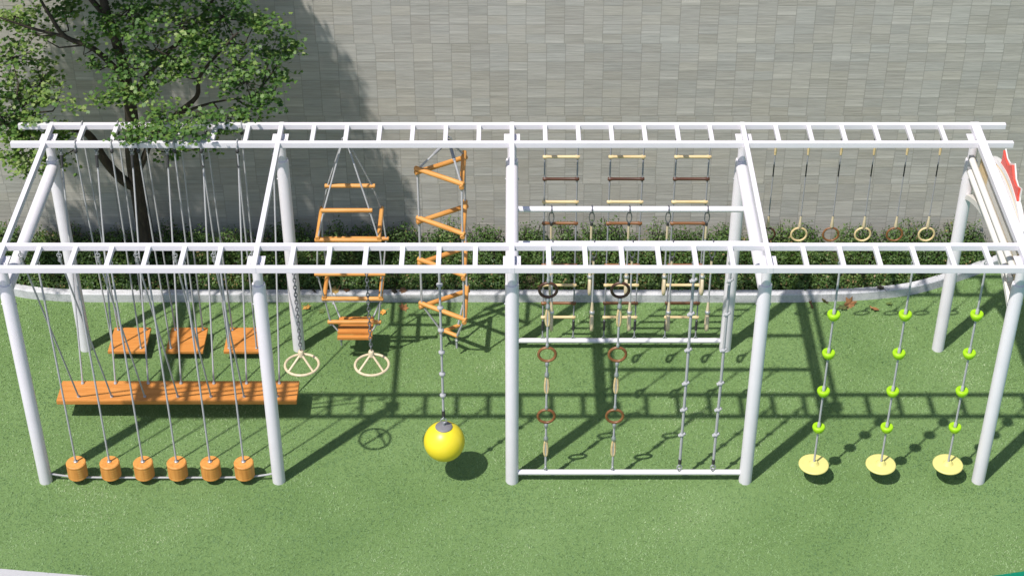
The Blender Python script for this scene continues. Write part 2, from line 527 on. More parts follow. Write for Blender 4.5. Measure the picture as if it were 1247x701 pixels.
# tree
tree = thing('maple_tree', 'leafy maple tree with dark trunk rising from the hedge against the wall', 'tree', (-4.34, 3.78, 0))
T0 = Vector((-4.34, 3.78, 0))
def off(ps): return [Vector(p) - T0 for p in ps]
trunk = [(-4.33, 3.78, 0), (-4.335, 3.77, .4), (-4.33, 3.72, .91), (-4.32, 3.65, 1.36), (-4.28, 3.5, 1.78), (-4.2, 3.35, 2.25), (-4.153, 3.2, 2.66),
         (-4.135, 3.05, 3.15), (-4.16, 2.95, 3.62), (-4.2, 2.9, 4.05), (-4.15, 2.95, 4.7), (-4.05, 3.0, 5.3), (-4.0, 3.0, 5.8)]
branches = [
    ([(-4.33, 3.68, 1.18), (-4.46, 3.58, 1.36), (-4.607, 3.5, 1.674), (-4.688, 3.4, 2.03), (-4.8, 3.3, 2.199), (-5.074, 3.1, 2.344), (-5.296, 2.8, 2.55), (-5.6, 2.6, 2.8)], .065),
    ([(-4.135, 3.05, 3.0), (-4.373, 2.9, 3.428), (-4.624, 2.8, 3.628), (-4.712, 2.7, 3.918), (-4.784, 2.7, 4.105), (-4.9, 2.7, 4.5)], .035),
    ([(-4.624, 2.8, 3.628), (-4.919, 2.7, 3.777), (-5.125, 2.6, 3.925), (-5.4, 2.5, 4.1)], .02),
    ([(-4.28, 3.6, 1.45), (-4.16, 3.5, 1.7), (-4.024, 3.4, 1.987), (-3.646, 3.1, 2.509), (-3.38, 3.0, 2.794), (-3.309, 2.9, 3.083), (-3.101, 2.8, 3.386), (-2.818, 2.7, 3.73)], .045),
    ([(-3.646, 3.1, 2.509), (-3.191, 2.9, 2.782), (-2.714, 2.7, 2.97)], .02),
    ([(-4.153, 3.2, 2.656), (-3.82, 3.2, 3.062), (-3.405, 3.1, 3.513), (-3.108, 3.1, 3.897), (-2.9, 3.1, 4.3)], .03),
    ([(-4.16, 2.95, 3.7), (-4.6, 2.9, 4.4), (-5.1, 2.8, 4.9), (-5.5, 2.8, 5.2)], .035),
    ([(-4.15, 2.95, 4.6), (-3.7, 2.8, 5.0), (-3.4, 2.7, 5.3)], .03),
    ([(-5.074, 3.1, 2.344), (-5.1, 2.7, 2.7), (-5.15, 2.5, 3.1)], .02),
    ([(-4.02, 3.4, 1.99), (-3.9, 2.8, 2.3), (-3.75, 2.2, 2.75)], .018),
]
mb = MB(); mb.tube(off(catmull(trunk, 4)), list(np.interp(np.linspace(0, 1, 49), [0, .04, .3, .6, 1], [.125, .10, .086, .055, .018])), 14)
tr = part('trunk', mb, M['bark'], tree)
allb = []
for ps, r in branches:
    c_ = catmull(ps, 4); allb += c_
    mb = MB(); mb.tube(off(c_), [r * (1 - .75 * i / (len(c_) - 1)) for i in range(len(c_))], 8)
    part('limb', mb, M['bark'], tree)
allb += catmull(trunk, 4)[24:]
clusters = [(-5.16, 3.0, 3.76, .33), (-5.25, 2.9, 3.33, .33), (-4.96, 2.8, 3.09, .33), (-5.22, 2.7, 2.95, .33), (-4.86, 2.5, 2.77, .27), (-5.23, 2.5, 2.62, .31), (-5.07, 2.4, 2.43, .23), (-5.09, 2.4, 2.25, .13),
            (-4.64, 3.0, 3.81, .23), (-4.45, 2.9, 3.52, .13), (-4.39, 2.9, 3.28, .15), (-4.02, 2.8, 3.67, .27), (-3.9, 2.8, 3.96, .37), (-3.93, 2.7, 3.3, .31), (-3.68, 2.7, 3.54, .31), (-4.11, 2.8, 2.99, .16), (-3.89, 2.6, 3.11, .26),
            (-3.42, 2.8, 3.77, .41), (-3.55, 2.7, 3.25, .26), (-3.0, 2.9, 3.81, .41), (-3.19, 2.8, 3.53, .33), (-2.69, 3.0, 3.66, .33), (-2.54, 3.0, 3.32, .26), (-2.85, 2.7, 3.39, .33), (-2.77, 2.6, 3.21, .31), (-2.47, 2.9, 3.08, .18),
            (-2.62, 2.6, 2.91, .26), (-2.96, 2.5, 2.87, .23), (-3.25, 2.3, 3.04, .21), (-3.59, 2.3, 3.04, .22), (-3.82, 2.1, 3.01, .19), (-3.93, 1.95, 2.96, .13), (-3.51, 1.95, 2.96, .17), (-3.26, 2.0, 2.98, .13), (-3.5, 2.2, 2.6, .10),
            (-3.22, 2.3, 2.59, .10), (-4.88, 2.6, 2.25, .08), (-2.38, 3.1, 3.32, .13), (-4.3, 2.5, 3.05, .10), (-5.35, 2.5, 2.85, .30), (-4.72, 2.6, 3.0, .18), (-5.32, 2.4, 2.4, .2), (-5.12, 2.45, 2.6, .22), (-4.95, 2.9, 3.6, .2), (-4.75, 2.6, 2.6, .16)]
for _ in range(80):      # the part of the crown above the picture
    while True:
        d = np.array([random.uniform(-1, 1) for _ in range(3)])
        if (d ** 2).sum() < 1: break
    p = np.array([-4.15, 3.1, 4.75]) + d * np.array([1.55, .75, 1.35])
    if p[2] < 4.35 or p[1] > 3.8: continue
    clusters.append((*p, random.uniform(.28, .42)))
for _ in range(16):      # the left side, out of the picture
    clusters.append((random.uniform(-6.4, -5.6), random.uniform(2.3, 3.2), random.uniform(2.5, 4.8), .34))
LC = []; LN = []; LS = []; LR = []
mbt = MB()
A = np.array(allb)
for (x, y, z, r) in clusters:
    c0 = np.array([x, y, z]); i = int(np.argmin(((A - c0) ** 2).sum(1) + 2.0 * np.maximum(0, A[:, 2] - z + .1)))
    p0 = Vector(A[i]); p1 = Vector(c0)
    mid = (p0 + p1) / 2 + Vector((random.uniform(-.08, .08), random.uniform(-.08, .08), -.08))
    mbt.tube(off([p0, mid, p1]), [.011, .008, .005], 5)
    ns = max(3, int(11 * (r / .3) ** 1.6)); bias = random.uniform(-.1, .14) + (.22 if x < -4.7 else 0)  # leaves of the left clump coloured paler, its hazy light put into the tone
    for _ in range(ns):
        d = rng.normal(size=3); d /= np.linalg.norm(d); q = r * random.uniform(.25, 1.05)
        sc = c0 + d * q * np.array([1.1, .9, .75])
        if sc[1] > 3.95: sc[1] = 3.95
        mbt.tube(off([p1, (p1 + Vector(sc)) / 2 + Vector((0, 0, -.02)), Vector(sc)]), [.005, .004, .002], 4)
        m_ = random.randint(20, 34)
        P = sc + rng.normal(0, 1, (m_, 3)) * np.array([.074, .074, .030])
        LC.append(P); LN.append(rng.normal(0, .38, (m_, 3)) + np.array([0, -.12, 1.0]))
        LS.append(rng.uniform(.030, .058, m_)); LR.append(np.clip(rng.normal(.45 + bias, .2, m_), 0, 1))
part('twigs', mbt, M['bark'], tree)
leaf_mesh('crown', np.concatenate(LC) - np.array(T0), np.concatenate(LN), np.concatenate(LS), LEAF_MAPLE, M['leaf'], np.concatenate(LR), tree)

# ------------------------------------------------------------------ climbing frame
S, D, P_, RG = 2.4, 2.18, 2.85, 2.4 / 7
frame = thing('climbing_frame', 'big white steel climbing frame with two overhead ladders on ten posts', 'climbing frame', (0, 0, 0))
ZC = 2.45      # height of the round cross tubes
for i in range(5):
    x = (i - 2) * S
    for y in (0, D):
        mb = MB(); h = 2.52
        mb.lathe([(.0001, 0), (.066, 0), (.066, 0), (.066, h - .02), (.062, h), (.062, h), (.0001, h)], (x, y, 0), 32)
        part('post', mb, M['white'], frame)
        mb = MB()
        mb.lathe([(.048, h), (.048, 2.776)], (x, y, 0), 24)
        part('post_neck', mb, M['white'], frame)
        mb = MB(); mb.box((x, y, 2.783), (.165, .15, .012), .002)
        for a in (-1, 1):
            for b in (-1, 1): mb.lathe([(.0001, .008), (.009, .008), (.009, -.004)], (x + a * .053, y + b * .053, 2.790), 8)
        part('cap_plate', mb, M['white'], frame)
    for y, ys in ((0, 1), (D, -1)):
        mb = MB(); mb.lathe([(.0001, x + .073), (.010, x + .073), (.012, x + .066), (.012, x + .060)][::-1], (0, y, 2.28), 10, 'x') if False else mb.tube([(x - .074, y, 2.28), (x + .074, y, 2.28)], .010, 8)
        part('through_bolt', mb, M['steel'], frame)
    mb = MB(); mb.box((x + (.022 if i == 4 else 0), D / 2, P_ - .029), (.092 if i == 4 else .048, D + .36 + .05 + .006, .064), .003)
    part('cross_beam', mb, M['white'], frame)
    if i not in (1, 4):
        mb = MB(); mb.tube([(x, .05, ZC), (x, D - .05, ZC)], .064, 28)
        part('cross_tube', mb, M['white'], frame)
for y0 in (0, D):
    for s in (-1, 1):
        L = 15 * RG
        mb = MB(); mb.box((0, y0 + s * .18, P_ - .03), (2 * L, .05, .06), .004)
        part('ladder_rail', mb, M['white'], frame)
    for k in range(-13, 14):
        if k % 7 == 0: continue
        mb = MB(); mb.box((k * RG, y0, P_ - .028), (.045, .312, .045), .004)
        part('rung', mb, M['white'], frame)
XC, XD = 0.0, S
for y in (.78, 1.39):
    mb = MB(); mb.tube([(XC + .06, y, 2.43), (XD - .06, y, 2.43)], .031, 20); part('mid_bar', mb, M['white'], frame)
for y in (0, D):
    mb = MB(); mb.tube([(XC + .06, y, .12), (XD - .06, y, .12)], .029, 20); part('anchor_bar', mb, M['white'], frame)
def eye(mb, x, y, z): mb.ring((x, y, z), .016, .0055, 'y', 14, 6)
mb = MB()
for x in [k * RG for k in range(1, 7)]: eye(mb, x, D, .163)
for k in (1, 3, 5, 6): eye(mb, k * RG, 0, .163)
part('eye_bolts', mb, M['steel'], frame)
# decorative end panel on the last cross tube (its own plane at x = 4.87)
PX = 4.815
def arc_pts(y0, y1, z0, z1, n=20, e=2.0):
    return [(y0 + (y1 - y0) * i / n, z0 + (z1 - z0) * (1 - abs(2 * i / n - 1) ** e)) for i in range(n + 1)]
low = arc_pts(.07, D - .07, 2.13, 2.40, 24)
low_in = [(y, z - .06) for y, z in low]
up = arc_pts(.42, D - .42, 2.78, 2.945, 24)
up_out = [(y, z + .05) for y, z in up]
pan = MB(); pan.prism(low + [(D - .07, 2.78)] + [(y, z) for y, z in reversed(up)] + [(.07, 2.78)], PX + .058, PX + .072)
panel = part('end_panel', pan, M['cream'], frame, 'cream board with white arched trim on the right end of the frame')
mb = MB(); mb.prism(low_in + low[::-1], PX - .03, PX + .078); part('arch_trim', mb, M['panel'], panel)
mb = MB(); mb.prism(up + up_out[::-1], PX + .055, PX + .10); part('arch_trim', mb, M['panel'], panel)
mb = MB(); mb.prism([(y, z - .012 - .028 * (1 - abs(2 * i / 24 - 1))) for i, (y, z) in enumerate(up)] + [(D - .42, 2.47), (.42, 2.47)], PX + .0555, PX + .0745)
part('white_board', mb, M['panel'], panel)
mb = MB()
mb.tube([(PX - .05, .14, 2.60), (PX - .05, D - .14, 2.60)], .034, 14)
part('side_rod', mb, M['panel'], frame)
mb = MB()
mb.tube([(PX - .06, .18, 2.48), (PX - .06, D - .18, 2.48)], .034, 14)
part('side_rod', mb, M['panel'], frame)
for y, z, q in ((.11, 2.60, .05), (D - .11, 2.60, .05), (.15, 2.48, .06), (D - .15, 2.48, .06)):
    mb = MB(); mb.box((PX - q, y, z), (.05, .06, .06), .004)
    part('rod_clamp', mb, M['steel'], frame)
crown = [(1.46, 2.93), (1.43, 3.00), (1.44, 3.10), (1.33, 3.06), (1.22, 3.07), (1.09, 3.15), (.98, 3.06), (.88, 3.05), (.77, 3.09), (.77, 3.00), (.74, 2.93)]
mb = MB(); mb.prism(crown, PX + .060, PX + .080); em = part('emblem', mb, M['red'], panel, 'red pointed crown shape with a white edge')
def grow(o, d):
    cy, cz = sum(p[0] for p in o) / len(o), sum(p[1] for p in o) / len(o) - .05
    return [(y + d * (y - cy) / math.hypot(y - cy, z - cz), z + d * (z - cz) / math.hypot(y - cy, z - cz)) for y, z in o]
mb = MB(); mb.prism(grow(crown, .02), PX + .081, PX + .093); part('emblem_edge', mb, M['panel'], panel)

# ------------------------------------------------------------------ hanging play things
HZ = P_ - .06      # underside of rails and rungs
RR = .0095

def hook(mb, x, y, z):
    mb.ring((x, y, z - .03), .022, .006, 'y', 16, 6)
    mb.lathe([(.016, -.075), (.016, -.05)], (x, y, z), 12)

ORD = ['leftmost', 'second', 'third', 'fourth', 'fifth', 'sixth']
# log seats
lg = thing('log_swing', 'leftmost of the six round orange log seats hanging near the front posts', 'swing seat', (-13 * RG, 0, 0), 'round orange log swings in the front row')
mb = MB(); b_ = .010
mb.lathe([(.0001, .075), (.092, .075), (.092, .075), (.101, .085), (.101, .085)] + [(r_, .085 + .028 * q_ + d_) for q_ in range(1, 6) for r_, d_ in ((.101, -.003), (.0997, 0), (.101, .003))] + [(.101, .252), (.101, .252), (.092, .262), (.092, .262), (.0001, .262)], (0, 0, 0), 36)
part('log_seat', mb, M['log'], lg)
mb = MB(); mb.tube([(0, 0, .26), (0, 0, HZ - .07)], RR, 10); part('rope', mb, M['rope'], lg)
mb = MB(); mb.lathe([(.0001, .275), (.022, .275), (.022, .263)], (0, 0, 0), 14); mb.lathe([(.022, .076), (.022, .05), (.0001, .05)], (0, 0, 0), 14)
part('washer', mb, M['steel'], lg)
mb = MB(); hook(mb, 0, 0, HZ); part('hook', mb, M['steel'], lg)
for i, k in enumerate(range(12, 7, -1)):
    lab = f'{ORD[i + 1]} from the left of the six round orange log seats hanging near the front posts'
    if k == 8: lab = 'rightmost of the six round orange log seats, hanging beside the second front post'
    dup(lg, (-k * RG, 0, 0), lab)
# tether cable through the logs
mb = MB()
pts = [(x_, 0, .045 + .055 * (abs(x_ + 3.6) / 1.14) ** 6) for x_ in np.linspace(-4.735, -2.465, 40)]
mb.tube(pts, .011, 8)
tag(part('tether_cable', mb, M['rope']), 'thin grey cable strung low between two front posts under the logs', 'cable')

# suspended plank
PC = Vector((-3.563, 1.085, 0))
pl = thing('suspended_plank', 'long narrow orange wooden plank bridge hanging on grey ropes', 'plank bridge', PC)
mb = MB(); mb.box((0, 0, .275), (2.55, .335, .05), .006); part('plank', mb, M['plywood'], pl)
XR = [-2.46 - .365 * k for k in range(7)]
for xr in XR:
    xa = (xr + 3.563) * .965
    for (ya, yt, zt) in ((-.10, .155 - 1.085, HZ - .05), (.12, 2.03 - 1.085, HZ - .05)):
        mb = MB(); mb.tube([(xa, ya, .30), (xr + 3.563, yt, zt - .04)], RR, 8)
        r_ = part('rope', mb, M['rope'], pl)
        d = (Vector((xa, ya, .3)) - Vector((xr + 3.563, yt, zt - .04))).normalized()
        mb = MB(); a = Vector((xr + 3.563, yt, zt)); mb.tube([a + d * .06, a + d * .19], [.017, .013], 10)
        part('sleeve', mb, M['dark'], r_)
        mb = MB(); mb.ring(a, .022, .006, 'y', 16, 6); mb.lathe([(.024, -.055), (.024, -.045)], a, 12); mb.lathe([(.017, -.07), (.017, -.02)], a, 12)
        mb.tube([a, a + Vector((0, 0, .05))], .008, 8)
        part('shackle', mb, M['steel'], r_)
        mb = MB(); mb.lathe([(.0001, .3165), (.016, .3165), (.016, .3005)], (xa, ya, 0), 10)
        part('knot', mb, M['rope'], r_)

# square boards
bd = thing('board_swing', 'leftmost of the three square orange boards hanging close to the ground', 'board swing', (-4.295, 2.18, 0), 'square orange boards under the rear ladder')
mb = MB(); mb.box((0, 0, .12), (.415, .435, .035), .005); part('board', mb, M['plywood'], bd)
for sx in (-1, 1):
    for sy in (-1, 1):
        xt = sx * .185; xb = sx * .155
        mb = MB(); yt = sy * .18
        mb.tube([(xb, sy * .165, .138), (xt, yt - .032 * (1 if sy < 0 else 1), HZ - .0), (xt, yt - .034, P_ - .02)], RR, 8)
        mb.tube([(xt, yt - .034, P_ - .03), (xt, yt - .030, P_ + .008), (xt, yt + .030, P_ + .008), (xt, yt + .034, P_ - .03), (xt, yt + .030, HZ - .01), (xt, yt - .03, HZ - .014)], .009, 8)
        rr = part('rope', mb, M['rope'], bd)
        mb = MB(); mb.ball((xt, yt - .034, HZ - .03), .021, 10, 1.3); part('knot', mb, M['dark'], rr)
        mb = MB(); mb.lathe([(.0001, .155), (.014, .155), (.014, .139)], (xb, sy * .165, 0), 10); part('washer', mb, M['steel'], rr)
dup(bd, (-3.65, 2.18, 0), 'middle one of the three square orange boards hanging close to the ground')
dup(bd, (-3.005, 2.18, 0), 'rightmost of the three square orange boards, partly behind the second front post')

# chain swings
ch = thing('ring_swing', 'pale three-spoked ring on a chain hanging in front of the rear white post', 'ring swing', (-6 * RG, 0, 0), 'pale spoked rings on chains')
mb = MB(); zc = 1.535
mb.ring((0, 0, zc), .165, .0135, 'z', 48, 10)
part('hand_ring', mb, M['grip'], ch)
for a in (R(222), R(318), R(90)):
    mb = MB(); mb.tube([(.02 * math.cos(a), .02 * math.sin(a), 1.655), (.158 * math.cos(a), .158 * math.sin(a), zc + .004)], .0115, 8)
    part('spoke', mb, M['grip'], ch)
mb = MB(); mb.lathe([(.0001, 1.635), (.026, 1.635), (.028, 1.65), (.028, 1.70), (.02, 1.715), (.0001, 1.715)], (0, 0, 0), 16); part('hub', mb, M['grip'], ch)
mb = MB(); z = 1.722; q = 0
while z < HZ - .01:
    pts = []
    for i in range(12):
        w = 2 * PI * i / 12; a = .014 * math.cos(w); b = .028 * math.sin(w)
        pts.append((a, 0, z + .02 + b) if q % 2 else (0, a, z + .02 + b))
    mb.tube(pts, .0052, 6, closed=True); z += .043; q += 1
part('chain', mb, M['chain'], ch)
dup(ch, (-4 * RG, 0, 0), 'pale three-spoked ring on a chain hanging in front of the orange bench seat')

# pyramid rope climber with bench
CX = -1.735
py = thing('bench_climber', 'orange wooden rung climber widening down its ropes above a small bench seat', 'rope climber', (CX, D, 0))
lev = [(2.04, .24, .235, 'fb'), (1.69, .325, .275, 'lrf'), (1.285, .35, .33, 'fb'), (.875, .305, .225, 'lrf'), (.53, .265, .19, 'f')]
def rung(name, a, b, r=.024, ext=.03, parent=None, mat='rod', knob=0):
    a = Vector(a); b = Vector(b); d = (b - a).normalized()
    L = (b - a).length + 2 * ext
    mb = MB(); mb.lathe([(.0001, 0), (r * .85, 0), (r * .85, 0), (r, .006), (r, .006), (r + knob, .02), (r, .055) , (r, L - .055), (r + knob, L - .02), (r, L - .006), (r, L - .006), (r * .85, L), (r * .85, L), (.0001, L)], (0, 0, 0), 14, 'x')
    o = part(name, mb, M[mat], parent)
    o.location = a - d * ext
    o.rotation_euler = d.to_track_quat('X', 'Z').to_euler()
    return o
for z, hx_, hy_, which in lev:
    if 'f' in which: rung('rung', (-hx_, -hy_, z), (hx_, -hy_, z), parent=py)
    if 'b' in which: rung('rung', (-hx_, hy_, z), (hx_, hy_, z), parent=py)
    if 'l' in which: rung('rung', (-hx_, -hy_, z + .03), (-hx_, hy_, z + .03), parent=py, ext=.02)
    if 'r' in which: rung('rung', (hx_, -hy_, z + .03), (hx_, hy_, z + .03), parent=py, ext=.02)
for sx in (-1, 1):
    for sy in (-1, 1):
        pts = [(sx * .02, sy * .02, HZ - .03)] + [(sx * l[1], sy * l[2], l[0]) for l in lev] + [(sx * .17, sy * .11 - .09, .385)]
        mb = MB(); mb.tube(pts, .0095, 8); part('rope', mb, M['rope'], py)
        mb = MB()
        for l in lev: mb.ball((sx * l[1], sy * l[2], l[0] - .033), .017, 10, .8)
        part('knot', mb, M['steel'], py)
mb = MB(); mb.box((0, -.09, .40), (.385, .27, .035), .005); st = part('bench_seat', mb, M['plywood'], py)
mb = MB(); mb.box((0, -.255, .365), (.385, .05, .035), .004); part('front_slat', mb, M['plywood'], st)
mb = MB(); mb.box((0, .075, .365), (.385, .05, .035), .004); part('rear_slat', mb, M['plywood'], st)
for q_ in (-.16, .16):
    mb = MB(); mb.ball((q_, -.19, .28), .022, 10); mb.tube([(q_, -.19, .34), (q_, -.19, .20)], .01, 8); part('rope_end', mb, M['steel'], py)
mb = MB(); mb.ring((0, 0, HZ - .03), .03, .008, 'y', 16, 6); part('hanger', mb, M['steel'], py)

# triangular climber
TX = -.657
tri = thing('triangle_climber', 'orange wooden triangle climber of stacked triangles on three grey ropes', 'rope climber', (TX, D, 0))
tl = [(2.395, -.335, .15, .286), (1.77, -.335, .15, .286), (1.225, -.34, .15, .286), (.63, -.342, .15, .286), (.27, -.14, .055, .12)]
for z, xl, xr, hy_ in tl:
    Lp, Bp, Fp = Vector((xl, 0, z)), Vector((xr, hy_, z)), Vector((xr - .015, -hy_, z))
    rr = .027 if z > .4 else .023
    e = .03 if z > .4 else .015
    rung('rung', Lp + Vector((0, 0, .012)), Fp + Vector((0, 0, .012)), rr, e, tri)
    rung('rung', Lp - Vector((0, 0, .03)), Bp - Vector((0, 0, .03)), rr, e, tri)
    if z > .4: rung('rung', Fp - Vector((0, 0, .02)), Bp + Vector((0, 0, .02)), rr, e, tri)
for j in range(3):
    pts = [(0, 0, HZ - .03)]
    for z, xl, xr, hy_ in tl: pts.append([(xl, 0, z), (xr, hy_, z), (xr - .015, -hy_, z)][j])
    p = pts[-1]; pts.append((p[0], p[1], p[2] - .16))
    mb = MB(); mb.tube(pts, .0125, 8); part('rope', mb, M['rope'], tri)
    d = (Vector(pts[1]) - Vector(pts[0])); mb = MB()
    mb.tube([Vector(pts[0]) + d * .12, Vector(pts[0]) + d * .45], .018, 8); part('sleeve', mb, M['thinrope'], tri)
    mb = MB()
    for q_ in pts[1:-1]: mb.ball((q_[0], q_[1], q_[2] - .055), .02, 10, .8)
    part('knot', mb, M['steel'], tri)
mb = MB(); mb.ring((0, 0, HZ - .025), .032, .008, 'y', 16, 6); part('hanger', mb, M['steel'], tri)

# yellow ball
bl = thing('ball_swing', 'big glossy yellow ball hanging on a knotted grey rope above the grass', 'ball swing', (-2 * RG, 0, 0))
mb = MB(); mb.ball((0, 0, .54), .208, 48); part('ball', mb, M['yellow'], bl)
mb = MB(); mb.lathe([(.214 * math.sin(R(q_)), .54 + .214 * math.cos(R(q_))) for q_ in (24, 23.9, 18, 12, 6)][0:1] + [(.217 * math.sin(R(q_)), .54 + .217 * math.cos(R(q_))) for q_ in (23, 17, 11, 5, .05)], (0, 0, 0), 32); part('cap_disc', mb, M['capgrey'], bl)
mb = MB(); mb.lathe([(.014, .745), (.014, .79)], (0, 0, 0), 10); mb.ring((0, 0, .815), .028, .0075, 'y', 18, 8); mb.ring((0, 0, .86), .02, .006, 'x', 18, 8); part('shackle', mb, M['steel'], bl)
mb = MB(); mb.tube([(0, 0, .87), (0, 0, .95)], .018, 10); part('sleeve', mb, M['dark'], bl)
mb = MB(); mb.tube([(0, 0, .93), (0, 0, HZ - .06)], .0125, 10); part('rope', mb, M['rope'], bl)
for k in range(6):
    mb = MB(); z = 1.15 + k * .272; mb.lathe([(.012, -.022), (.03, -.012), (.032, .006), (.013, .02)], (0, 0, z), 14); part('knot', mb, M['rope'], bl)
mb = MB(); hook(mb, 0, 0, HZ); part('hook', mb, M['steel'], bl)

# grip ropes under the two mid bars
def loop_handle(mb, c, L, Wd, r, ax='x', top=.35):
    pts = []
    for i in range(20):
        w = 2 * PI * i / 20
        z = -.5 * L * math.cos(w)
        t_ = (z + .5 * L) / L
        q = Wd * .5 * math.sin(w) * (1 - .45 * t_)
        pts.append((c[0], c[1] + q, c[2] + z) if ax == 'x' else (c[0] + q, c[1], c[2] + z))
    mb.tube(pts, r, 8, closed=True)
gx = [.40, .81, 1.19, 1.585, 1.98]
ZB = 2.43
gr = thing('grip_rope', 'leftmost grip rope with pale loop handle under the rear mid bar', 'grip rope', (gx[0], 1.39, 0), 'grip ropes with pale loop handles hanging from the two mid bars')
mb = MB(); mb.ring((0, 0, ZB), .040, .007, 'x', 20, 6); mb.ring((0, 0, ZB - .10), .034, .006, 'y', 18, 6, .75, 1.9); part('snap_hook', mb, M['chain'], gr)
mb = MB(); mb.tube([(0, 0, ZB - .16), (0, 0, ZB - .20)], .014, 8); part('sleeve', mb, M['dark'], gr)
mb = MB(); mb.tube([(0, 0, ZB - .20), (0, 0, ZB - .36)], [.013, .012], 10); part('rope_cover', mb, M['grip'], gr)
mb = MB(); mb.tube([(0, 0, ZB - .30), (0, 0, 1.62)], .0095, 8); part('rope', mb, M['rope'], gr)
mb = MB(); mb.lathe([(.011, 1.72), (.018, 1.62), (.020, 1.60)][::-1], (0, 0, 0), 12); part('ferrule', mb, M['grip'], gr)
mb = MB(); mb.lathe([(.018, 1.565), (.027, 1.572), (.027, 1.60), (.018, 1.607)], (0, 0, 0), 14); part('collar', mb, M['steel'], gr)
mb = MB(); loop_handle(mb, (0, 0, 1.465), .19, .13, .0175, 'x'); part('loop_handle', mb, M['grip'], gr)
for row, y in (('rear', 1.39), ('front', .78)):
    for i, x in enumerate(gx):
        if row == 'rear' and i == 0: continue
        w = ORD[i] + ('' if i == 0 else ' from the left')
        if i == 4: w = 'rightmost'
        dup(gr, (x, y, 0), f'{w} of the five loop handle ropes under the {row} mid bar')
gr['label'] = 'leftmost of the five loop handle ropes under the rear mid bar'

# ring and handle ropes at the front
rh = thing('ring_rope', 'front rope with three brown rings and pale handles nearest the middle post', 'ring rope', (RG, 0, 0), 'front ropes with brown rings and pale handles')
mb = MB(); mb.tube([(0, 0, .19), (0, 0, .86 - .09)], .011, 8); mb.tube([(0, 0, .98), (0, 0, 1.57)], .011, 8); mb.tube([(0, 0, 1.76), (0, 0, 2.35)], .011, 8); mb.tube([(0, 0, 2.53), (0, 0, HZ - .06)], .011, 8)
part('rope', mb, M['rope'], rh)
for z, m_ in ((2.445, 'darkbrown'), (1.665, 'brown'), (.875, 'brown')):
    mb = MB(); mb.ring((0, 0, z), .083, .0145, 'y', 40, 10); part('wooden_ring', mb, M[m_], rh, 'dark brown wooden ring' if m_ == 'darkbrown' else None)
    mb = MB(); mb.lathe([(.012, -.03), (.02, -.02), (.02, .02), (.012, .03)], (0, 0, z - .12), 10); part('knot', mb, M['steel'], rh); mb = MB(); mb.lathe([(.011, -.02), (.017, -.01), (.017, .02), (.011, .03)], (0, 0, z + .105), 10)
    part('knot', mb, M['steel'], rh)
for z in (2.12, 1.28, .45):
    mb = MB(); loop_handle(mb, (0, 0, z), .21, .040, .0125, 'n'); part('loop_handle', mb, M['beech'], rh)
    mb = MB(); mb.lathe([(.013, -.02), (.024, -.008), (.022, .02), (.012, .045)], (0, 0, z + .12), 12); part('collar', mb, M['steel'], rh)
mb = MB(); hook(mb, 0, 0, HZ); part('hook', mb, M['steel'], rh)
mb = MB(); mb.ring((0, 0, .188), .02, .006, 'x', 14, 6); part('shackle', mb, M['steel'], rh)
dup(rh, (3 * RG, 0, 0), 'front rope with three brown rings and pale handles nearer the knotted ropes')

# knotted ropes at the front
kr = thing('knotted_rope', 'left one of the two grey knotted climbing ropes tied to the front bar', 'climbing rope', (5 * RG, 0, 0), 'grey knotted climbing ropes')
mb = MB(); mb.tube([(0, 0, .22), (.004, 0, 1.4), (0, 0, HZ - .06)], .0145, 10); part('rope', mb, M['rope'], kr)
for z in (2.56, 2.16, 1.72, 1.30, .96, .63):
    mb = MB(); mb.tube([(-.03, 0, z - .016), (.034, 0, z + .018)], [.018, .017], 10); mb.ball((0, 0, z), .028, 12, .8); part('knot', mb, M['rope'], kr)
mb = MB(); mb.tube([(0, 0, .30), (0, 0, .24)], .018, 8); part('sleeve', mb, M['dark'], kr)
mb = MB(); mb.ring((0, 0, .19), .024, .008, 'y', 14, 6); mb.lathe([(.02, .13), (.02, .16)], (0, 0, 0), 10); hook(mb, 0, 0, HZ); part('shackle', mb, M['steel'], kr)
dup(kr, (6 * RG, 0, 0), 'right one of the two grey knotted climbing ropes, nearer the white post')

# rope ladders at the back
rl = thing('rope_ladder', 'leftmost of the three rope ladders with yellow and brown rungs', 'rope ladder', (1.5 * RG, D, 0), 'rope ladders with yellow and brown wooden rungs')
for s in (-1, 1):
    mb = MB(); mb.tube([(s * RG / 2, 0, .18), (s * RG / 2, 0, HZ - .03)], .0085, 8); part('rope', mb, M['thinrope'], rl)
    mb = MB(); mb.ring((s * RG / 2, 0, HZ - .02), .018, .006, 'y', 12, 6); mb.tube([(s * RG / 2, 0, HZ - .02), (s * RG / 2, 0, HZ - .08)], .015, 8); part('hook', mb, M['dark'], rl)
    mb = MB(); mb.tube([(s * RG / 2, 0, .40), (s * RG / 2, 0, .27)], .015, 8); part('sleeve', mb, M['dark'], rl)
for k, z in enumerate((2.555, 2.28, 1.99, 1.715, 1.44, 1.165, .893, .645, .45)):
    m_ = 'beech' if k % 2 == 0 else ('darkbrown' if k == 1 else 'brown')
    rung('rung', (-RG / 2, 0, z), (RG / 2, 0, z), .0165, .022, rl, m_, .008)
dup(rl, (3.5 * RG, D, 0), 'middle one of the three rope ladders with yellow and brown rungs')
dup(rl, (5.5 * RG, D, 0), 'rightmost of the three rope ladders with yellow and brown rungs')

